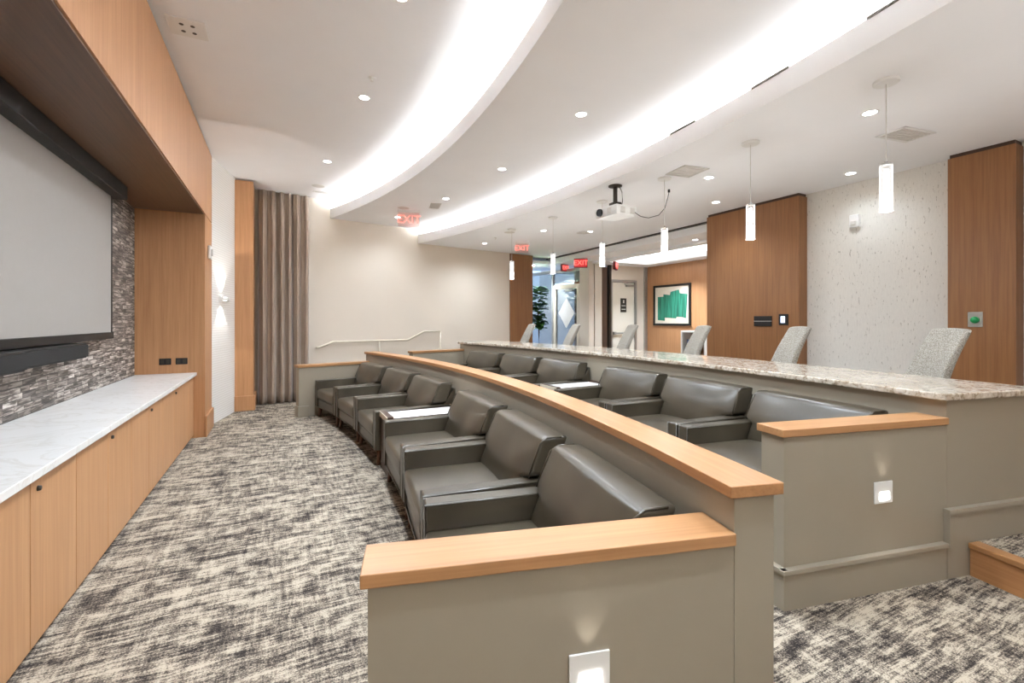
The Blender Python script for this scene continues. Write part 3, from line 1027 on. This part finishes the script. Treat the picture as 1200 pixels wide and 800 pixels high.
pl = ['glass cylinder pendant nearest the camera, before the flecked white wall', 'glass cylinder pendant before the left brown wood panel',
      'third glass pendant from the near end, beside the projector cable', 'glass pendant fourth from the near end, above the white door post',
      'glass pendant hanging before the glazed entrance', 'farthest glass pendant, against the brown wood pilaster']
p0 = None
for i, lb in enumerate(pl):
    a = -10.1 + 4.04 * i
    p = pol(16.92, a, 3.21)
    if p0 is None:
        p0 = make_pendant(lb); p0.location = p
    else:
        dup(p0, p, 0, lb)
    l = bpy.data.lights.new('pendant_lamp', 'POINT'); l.energy = 3; l.color = (.9, .95, 1); l.shadow_soft_size = .04
    lo = bpy.data.objects.new('pendant_lamp', l); COL.objects.link(lo); lo.location = p + Vector((0, 0, -1.0))

def make_downlight(label):
    t = thing('downlight', label, 'downlight', (0, 0, 0), 0, 'recessed ceiling downlights')
    b = BM(); lathe(b, [(.048, -.0005), (.062, -.0005), (.060, -.006), (.048, -.004), (.048, -.0005)], 28); obj('trim_ring', b, 'white', t)
    b = BM(); lathe(b, [(0, -.001), (.048, -.001), (.048, -.003), (0, -.003)], 28); obj('lens', b, 'lens', t)
    return t
DL = []
for p, lb in (((.79, 3.37), 'downlight in the high ceiling nearest the camera'), ((.80, 5.07), 'downlight in the high ceiling, middle of the three'), ((.63, 7.35), 'downlight in the high ceiling nearest the curtain')):
    DL.append((p, 3.87, lb))
for a, lb in ((-10.3, 'downlight in the middle ceiling band just beyond the top of the frame'), (-3.64, 'nearest visible downlight in the middle ceiling band'), (3.07, 'second visible downlight in the middle ceiling band'), (9.6, 'third downlight in the middle ceiling band, beside the grey vent'), (16.2, 'farthest downlight in the middle ceiling band, left of the edge-lit exit sign')):
    q = pol(15.46, a); DL.append(((q.x, q.y), 3.52, lb))
for a, R, lb in ((-8.77, 17.33, 'downlight in the low ceiling above the nearest pendant'), (-5.19, 18.78, 'downlight near the flecked white wall'), (-2.8, 17.39, 'downlight in the low ceiling beside the beige ceiling panel'), (9.26, 17.48, 'downlight in the low ceiling above the fifth pendant'), (15.39, 17.45, 'farthest downlight in the low ceiling by the far wall')):
    q = pol(R, a); DL.append(((q.x, q.y), 3.21, lb))
DL.append(((7.08, 6.28), 3.05, 'downlight in the foyer ceiling beyond the partition track'))
d0 = None
HI, MID, LOW = 130, 66, 24
for (x, y), z, lb in DL:
    if d0 is None:
        d0 = make_downlight(lb); d0.location = (x, y, z)
    else:
        dup(d0, (x, y, z), 0, lb)
    spot('downlight_lamp', (x, y, z - .02), (HI if z > 3.8 else MID if z > 3.4 else LOW) * (.45 if x > 5.5 else 1 if y < 7 else 1.9 if z < 3.4 else .55), 150, 1)
# extra copies of the downlight, added to light the room and foyer more
for x, y, z in ((.9, .6, 3.87), (2.9, -.3, 3.52), (4.9, .4, 3.21), (5.6, 4.6, 3.21), (5.3, 7.2, 3.21), (8.6, 6.5, 3.0), (8.35, 8.3, 3.0), (6.3, 11.2, 3.04)):
    dup(d0, (x, y, z), 0, 'added downlight for extra light, copied from the ceiling set')
    spot('downlight_lamp', (x, y, z - .02), HI if z > 3.8 else MID if z > 3.4 else LOW if z > 3.1 else 140, 125, .8)

# cove strips
def clipc(b):
    cut(b, (0, -1.45, 0), (0, -1, 0)); cut(b, Vector((0, FA, 0)) - FN * .03, FN); return b
b = BM(); sweep(b, rect(14.88, 14.94, 3.602, 3.612), -26, 22, 80); clipc(b)
tag(obj('cove_light_strip', b, 'cove'), 'warm light strip hidden in the higher curved ceiling cove', 'light strip')
b = BM(); sweep(b, rect(16.70, 16.76, 3.332, 3.342), -22, 22, 80); clipc(b)
tag(obj('cove_light_strip', b, 'cove'), 'warm light strip hidden in the lower curved ceiling cove', 'light strip')
b = BM()
for q in ((TX0 - .16, TX0 - .11, TY0, TY1), (TX1 + .11, TX1 + .16, TY0, TY1), (TX0, TX1, TY1 + .11, TY1 + .16)):
    box(b, *q, 3.122, 3.132)
tag(obj('cove_light_strip', b, 'tray'), 'light strip hidden in the foyer ceiling tray', 'light strip')
# slots in the lower cove lip
for a, lb in ((-11.55, 'dark slot diffuser on the lower cove lip nearest the frame top'), (-8.35, 'long dark slot diffuser on the lower cove lip, middle of three'), (-4.9, 'dark slot diffuser on the lower cove lip, farthest of three')):
    t = thing('slot_diffuser', lb, 'air vent', pol(16.41, a, 3.40), 0, 'slot diffusers on the cove lip')
    b = BM(); sweep(b, rect(16.394, 16.434, 3.392, 3.412), a - .6, a + .6, 8); obj('slot_frame', b, 'darkslot', t, .002, world=True)
    b = BM(); sweep(b, rect(16.406, 16.424, 3.412, 3.416), a - .55, a + .55, 8); obj('slot_blade', b, 'black', t, world=True)

def vent(loc, rot, lx, ly, label, mat='greygrille', frame='white', n=7):
    t = thing('ceiling_vent', label, 'air vent', loc, rot, 'ceiling vents')
    b = BM(); f = .025
    for q in ((-lx, lx, -ly, -ly + f), (-lx, lx, ly - f, ly), (-lx, -lx + f, -ly, ly), (lx - f, lx, -ly, ly)):
        box(b, *q, -.010, -.0005)
    obj('vent_frame', b, frame, t, .002)
    b = BM(); box(b, -lx + f, lx - f, -ly + f, ly - f, -.003, -.0008)
    for k in range(n):
        y = -ly + f + (2 * ly - 2 * f) * (k + .5) / n
        box(b, -lx + f, lx - f, y - .004, y + .004, -.008, -.002)
    obj('vent_grille', b, mat, t)
vent((5.12, 2.15, 3.21), R_(-8), .21, .125, 'white framed air vent in the low ceiling before the flecked wall')
vent((4.15, 3.80, 3.21), R_(-8), .17, .17, 'beige access panel vent in the low ceiling near the projector', 'greygrille', 'greygrille', 3)
vent((2.43, 7.82, 3.52), R_(80), .18, .09, 'grey air vent in the middle ceiling band by the far wall', 'greygrille', 'greygrille')
vent((.74, 9.15, 3.87), R_(10), .2, .06, 'slim grey air vent in the high ceiling beside the curtain', 'greygrille')
t = thing('ceiling_outlet_plate', 'white square plate with four holes in the high ceiling near the oak fascia', 'ceiling plate', (-.665, 4.50, 3.87))
b = BM(); box(b, -.13, .13, -.13, .13, -.012, -.0005); obj('plate', b, 'white', t, .003)
for x in (-.035, .04):
    for y in (-.05, .05):
        b = BM(); lathe(b, [(0, -.0125), (.016, -.0125), (.016, -.014), (0, -.014)], 14, (x, y, 0)); obj('hole', b, 'darkslot', t)
def ceil_speaker(loc, label, r=.11):
    t = thing('ceiling_speaker', label, 'ceiling speaker', loc, 0, 'round ceiling speakers')
    b = BM(); lathe(b, [(r - .012, -.0005), (r, -.0005), (r, -.006), (r - .012, -.006), (r - .012, -.0005)], 32); obj('rim', b, 'white', t)
    b = BM(); lathe(b, [(0, -.001), (r - .012, -.001), (r - .012, -.004), (0, -.004)], 32); obj('grille', b, 'greygrille', t)
ceil_speaker((1.97, 8.22, 3.52), 'round speaker grille in the middle ceiling band left of the exit sign')
ceil_speaker((.60, 8.75, 3.87), 'round speaker grille in the high ceiling above the curtain')
ceil_speaker((5.25, 7.35, 3.21), 'large round speaker grille in the low ceiling before the entrance', .14)
ceil_speaker((3.95, 7.95, 3.21), 'round speaker grille in the low ceiling near the farthest pendant', .11)
def sprinkler(loc, label):
    t = thing('sprinkler_head', label, 'sprinkler', loc, 0, 'ceiling sprinklers')
    b = BM(); lathe(b, [(0, -.0005), (.035, -.0005), (.032, -.008), (0, -.01)], 20); obj('escutcheon', b, 'white', t)
    b = BM(); lathe(b, [(0, -.01), (.01, -.01), (.01, -.03), (.018, -.032), (.018, -.036), (0, -.036)], 14); obj('deflector', b, 'white', t)
sprinkler((.80, 4.62, 3.87), 'small sprinkler head in the high ceiling')
sprinkler((3.95, 8.6, 3.21), 'small sprinkler head in the low ceiling near the far wall')

# projector
PX, PY = 3.79, 4.62
t = thing('projector', 'white ceiling projector on a dark pole mount facing the screen', 'projector', (PX, PY, 3.21))
b = BM(); lathe(b, [(0, 0), (.085, 0), (.085, -.012), (.03, -.02), (0, -.02)], 28); obj('ceiling_flange', b, 'darkmetal', t)
b = BM(); lathe(b, [(0, -.02), (.027, -.02), (.027, -.22), (0, -.22)], 18); obj('mount_pole', b, 'darkmetal', t)
b = BM(); box(b, -.05, .05, -.06, .06, -.245, -.215); box(b, -.07, .07, -.012, .012, -.26, -.235); box(b, -.012, .012, -.10, .10, -.26, -.235)
for s in (-.10, .10):
    box(b, -.09, .09, s - .008, s + .008, -.285, -.262)
box(b, -.02, .02, -.1, .1, -.275, -.25); obj('mount_bracket', b, 'darkmetal', t, .003)
PR = R_(4)
def pj(bm):
    bmesh.ops.rotate(bm, verts=bm.verts[:], cent=(0, 0, 0), matrix=Matrix.Rotation(PR, 3, 'Z')); return bm
def projbody(u, v, w):
    return (u * (.165 - (.012 if w < -.6 else 0)), v * (.20 - (.012 if w < -.6 else 0)), -.345 + w * .06)
b = BM(); mapped(b, projbody, 2, 2, 6); body = obj('projector_body', pj(b), 'white', t, .012)
b = BM(); lathe(b, [(0, .02), (.032, .02), (.045, .028), (.048, 0), (0, 0)], 24)
bmesh.ops.rotate(b, verts=b.verts[:], matrix=Matrix.Rotation(-PI / 2, 3, 'Y')); bmesh.ops.translate(b, verts=b.verts[:], vec=(-.165, .095, -.345)); obj('projector_lens', pj(b), 'black', t)
b = BM()
for k in range(7): box(b, -.168, -.163, -.03 - k * .011, -.036 - k * .011, -.385, -.31)
for k in range(7): box(b, -.10 + k * .011, -.094 + k * .011, -.203, -.198, -.385, -.31)
for k in range(7): box(b, .06 + k * .011, .066 + k * .011, -.203, -.198, -.385, -.31)
obj('vent_slots', pj(b), 'greygrille', body)
cpts = [(.15, -.19, -.36), (.22, -.22, -.41), (.30, -.27, -.43), (.40, -.34, -.40), (.45, -.39, -.32), (.47, -.42, -.20), (.48, -.43, -.13)]
b = BM(); tube(b, cpts, .0045, 6); tube(b, [cpts[-1], (.48, -.43, -.095)], .014, 8); obj('power_cable', b, 'black', t, smooth=True)
b = BM(); tube(b, [(.04, -.03, -.01), (.07, -.045, -.08), (.075, -.05, -.2), (.05, -.06, -.26), (.02, -.09, -.275)], .005, 6); obj('signal_cable', b, 'black', t, smooth=True)

# exit signs
def exit_sign(loc, rot, label, style, s=1.0, drop=.0):
    t = thing('exit_sign', label, 'exit sign', loc, rot, 'exit signs')
    if style == 'edge':
        b = BM(); box(b, -.15 * s, .15 * s, -.03, .03, -.035 * s, 0); obj('housing', b, 'white', t, .004)
        b = BM(); box(b, -.14 * s, .14 * s, -.005, .005, -.225 * s, -.035 * s); obj('acrylic_panel', b, 'acrylic', t)
        z = -.13 * s
    else:
        b = BM(); box(b, -.15 * s, .15 * s, -.035, .035, -.21 * s, -.01); obj('housing', b, 'redhousing', t, .006)
        b = BM(); box(b, -.135 * s, .135 * s, -.039, -.036, -.195 * s, -.025 * s); obj('face', b, 'exitpink', t)
        z = -.11 * s
    tb = text_bm('EXIT', .155 * s, .002)
    bmesh.ops.rotate(tb, verts=tb.verts[:], matrix=Matrix.Rotation(PI / 2, 3, 'X'))
    bmesh.ops.translate(tb, verts=tb.verts[:], vec=(0, -.012 if style == 'edge' else -.043, z))
    obj('lettering', tb, 'exitred', t)
    return t
exit_sign((4.70, 8.85, 3.21), R_(-28), 'edge-lit red exit sign hanging before the brown wood pilaster', 'edge', 1.0)
exit_sign((2.10, 8.35, 3.52), R_(-12), 'faint pink edge-lit exit sign hanging at the end of the lower cove', 'edge', 1.35)
exit_sign((6.60, 9.35, 3.04), R_(-32), 'red exit sign box hanging from the partition track before the entrance glazing', 'box', 1.1)
exit_sign((7.55, 9.2, 3.0), R_(40), 'dark red exit sign seen edge on before the white door', 'box', 1.0)
exit_sign((6.95, 10.6, 3.05), R_(20), 'small dark red exit sign above the glazed entrance door', 'box', .95)

# fixtures on the back walls
t = thing('fire_alarm', 'white strobe alarm high on the flecked white wall', 'alarm', (6.35, 3.17, 2.73))
b = BM(); box(b, -.045, 0, -.055, .055, -.08, .08); obj('alarm_body', b, 'white', t, .01)
b = BM(); box(b, -.075, -.045, -.03, .03, -.055, .0); obj('strobe', b, 'greygrille', t, .008)
t = thing('switch_panel', 'black two-row control panel on the left brown wood wall', 'control panel', (6.17, 4.27, 1.5))
for q in ((.004, .07), (-.075, -.008)):
    b = BM(); box(b, -.014, 0, -.135, .135, *q); obj('panel_row', b, 'black', t, .004)
b = BM(); box(b, -.010, 0, -.135, .135, -.008, .004); obj('dividing_strip', b, 'metal', t)
t = thing('touch_panel', 'small black touch panel with lit display on the left brown wood wall', 'control panel', (6.17, 3.965, 1.52))
b = BM(); box(b, -.016, 0, -.065, .065, -.075, .075); obj('panel_frame', b, 'black', t, .004)
b = BM(); box(b, -.018, -.016, -.025, .035, -.045, .045); obj('display', b, 'lcd', t)
t = thing('exit_switch', 'green push button on a steel plate on the right brown wood panel', 'push button', (6.17, 2.017, 1.515))
b = BM(); box(b, -.008, 0, -.055, .055, -.075, .075); obj('steel_plate', b, 'mirrorplate', t, .002)
b = BM(); lathe(b, [(0, .035), (.028, .03), (.034, .012), (.034, 0), (0, 0)], 20)
bmesh.ops.rotate(b, verts=b.verts[:], matrix=Matrix.Rotation(-PI / 2, 3, 'Y')); bmesh.ops.translate(b, verts=b.verts[:], vec=(-.008, 0, -.005)); obj('button', b, 'green', t, smooth=True)

# foyer: art, shelf, plant, switch plate
t = thing('framed_picture', 'black-framed green abstract painting on the foyer oak wall', 'picture', (9.2, 8.92, 1.92))
b = BM(); w, h, f = .64, .54, .055
for q in ((-w, w, -h, -h + f), (-w, w, h - f, h), (-w, -w + f, -h + f, h - f), (w - f, w, -h + f, h - f)):
    box(b, -.045, -.001, q[0], q[1], q[2], q[3])
obj('picture_frame', b, 'black', t, .004)
b = BM(); box(b, -.02, -.001, -w + f, w - f, -h + f, h - f); obj('mat_board', b, 'art_mat', t)
b = BM()
pts = [(-.38, -.36), (-.42, .22), (-.22, .25), (-.20, .34), (.02, .30), (.04, .22), (.22, .25), (.22, .19), (.38, .19), (.38, -.40), (.18, -.42), (.18, -.34), (-.12, -.36), (-.14, -.32), (-.30, -.33)]
pts = [(-y * 1.28, z * 1.06 + .03) for y, z in pts]
prism(b, [Vector((-.0205, -y, z)) for y, z in pts], (-.003, 0, 0)); obj('painting', b, 'greenpaint', t)
t = thing('bookshelf', 'small white open shelf below the framed artwork in the foyer', 'shelf', (8.85, 7.75, .19))
b = BM()
D0, D1, Y0, Y1, ZT = -.2, .33, -.36, .36, 1.08
box(b, D0, D1, Y0, Y0 + .04, 0, ZT); box(b, D0, D1, Y1 - .04, Y1, 0, ZT); box(b, D0, D1, Y0 + .04, Y1 - .04, ZT - .04, ZT); box(b, D0, D1, Y0 + .04, Y1 - .04, 0, .04)
obj('shelf_frame', b, 'white', t, .003)
b = BM(); box(b, D1 - .02, D1, Y0 + .04, Y1 - .04, .04, ZT - .04); obj('back_panel', b, 'walnut', t)
b = BM(); box(b, D0 + .02, D1 - .02, Y0 + .04, Y1 - .04, .50, .53); obj('shelf_board', b, 'walnut', t)
t = thing('book', 'dark blue book standing on the white foyer shelf', 'book', (8.80, 7.90, .72))
b = BM(); box(b, -.14, .1, -.03, .03, 0, .34); obj('cover', b, 'blue_book', t, .003)
b = BM(); box(b, -.132, .104, -.024, .024, .006, .334); obj('pages', b, 'art_mat', t)
t = thing('wall_plate', 'white notice plate beside the white foyer door', 'sign', (7.80, EY + .45, 1.95))
b = BM(); box(b, -.12, .06, -.012, -.001, -.17, .17); obj('plate', b, 'white', t, .002)
b = BM(); box(b, -.08, .03, -.014, -.012, .03, .05); box(b, -.08, .03, -.014, -.012, -.05, -.03); obj('sign_lines', b, 'darkslot', t)
pp = Vector((6.27, 10.85, .19))
t = thing('potted_plant', 'dark green broad-leaved plant behind the brown wood pilaster', 'plant', pp)
b = BM(); lathe(b, [(0, 0), (.13, 0), (.19, .42), (.17, .42), (.16, .36), (0, .36)], 24); obj('pot', b, 'pot', t, smooth=False)
b = BM(); tube(b, [(0, 0, .35), (.02, .01, 1.0), (-.02, .0, 1.6), (.0, .0, 2.0)], [.022, .018, .014, .008], 8); obj('stem', b, 'bark', t, smooth=True)
b = BM()
for k in range(110):
    z = random.uniform(1.10, 2.22); an = random.uniform(0, 2 * PI); r0 = random.uniform(.0, .08)
    base = Vector((math.cos(an) * r0, math.sin(an) * r0, z))
    d = Vector((math.cos(an), math.sin(an), random.uniform(-.2, .6))).normalized()
    L = random.uniform(.20, .27); W = L * .46
    s = d.cross(Vector((0, 0, 1))).normalized(); n = s.cross(d)
    rows = []
    for q in range(6):
        u = q / 5
        wv = W * math.sin(PI * min(.97, .08 + u * .9)) ** .8
        c = base + d * L * u + n * (-.10 * L * u * u * 2)
        rows.append([b.verts.new(c - s * wv + n * wv * .25), b.verts.new(c), b.verts.new(c + s * wv + n * wv * .25)])
    for q in range(5):
        for m_ in range(2):
            b.faces.new((rows[q][m_], rows[q][m_ + 1], rows[q + 1][m_ + 1], rows[q + 1][m_]))
obj('foliage', b, 'leaf', t, smooth=True)

# ------------------------------------------------------------------ world, camera, view
w = bpy.data.worlds.new('daylight'); sc.world = w; w.use_nodes = True
nt = w.node_tree
bg = nt.nodes['Background']
sky = nt.nodes.new('ShaderNodeTexSky'); sky.sky_type = 'NISHITA'; sky.sun_disc = False; sky.sun_elevation = R_(35); sky.sun_rotation = R_(200)
mixn = nt.nodes.new('ShaderNodeMix'); mixn.data_type = 'RGBA'; mixn.inputs[0].default_value = .92
nt.links.new(sky.outputs[0], mixn.inputs[6]); mixn.inputs[7].default_value = (.34, .53, .92, 1)
nt.links.new(mixn.outputs[2], bg.inputs[0]); bg.inputs[1].default_value = .50

cam = bpy.data.cameras.new('camera'); co = bpy.data.objects.new('camera', cam); COL.objects.link(co)
F, VPX, HY = 540.0, 328.0, 376.0
cam.sensor_width = 36; cam.lens = 36 * F / 1200
cam.shift_y = -(400 - HY) / 1200
cam.clip_start = .02
co.location = (0, 0, 1.5)
co.rotation_euler = (PI / 2, 0, -math.atan((600 - VPX) / F))
sc.camera = co
vs = sc.view_settings
vs.view_transform = 'Standard'; vs.look = 'None'; vs.gamma = 1; vs.use_curve_mapping = False; vs.exposure = 1.45
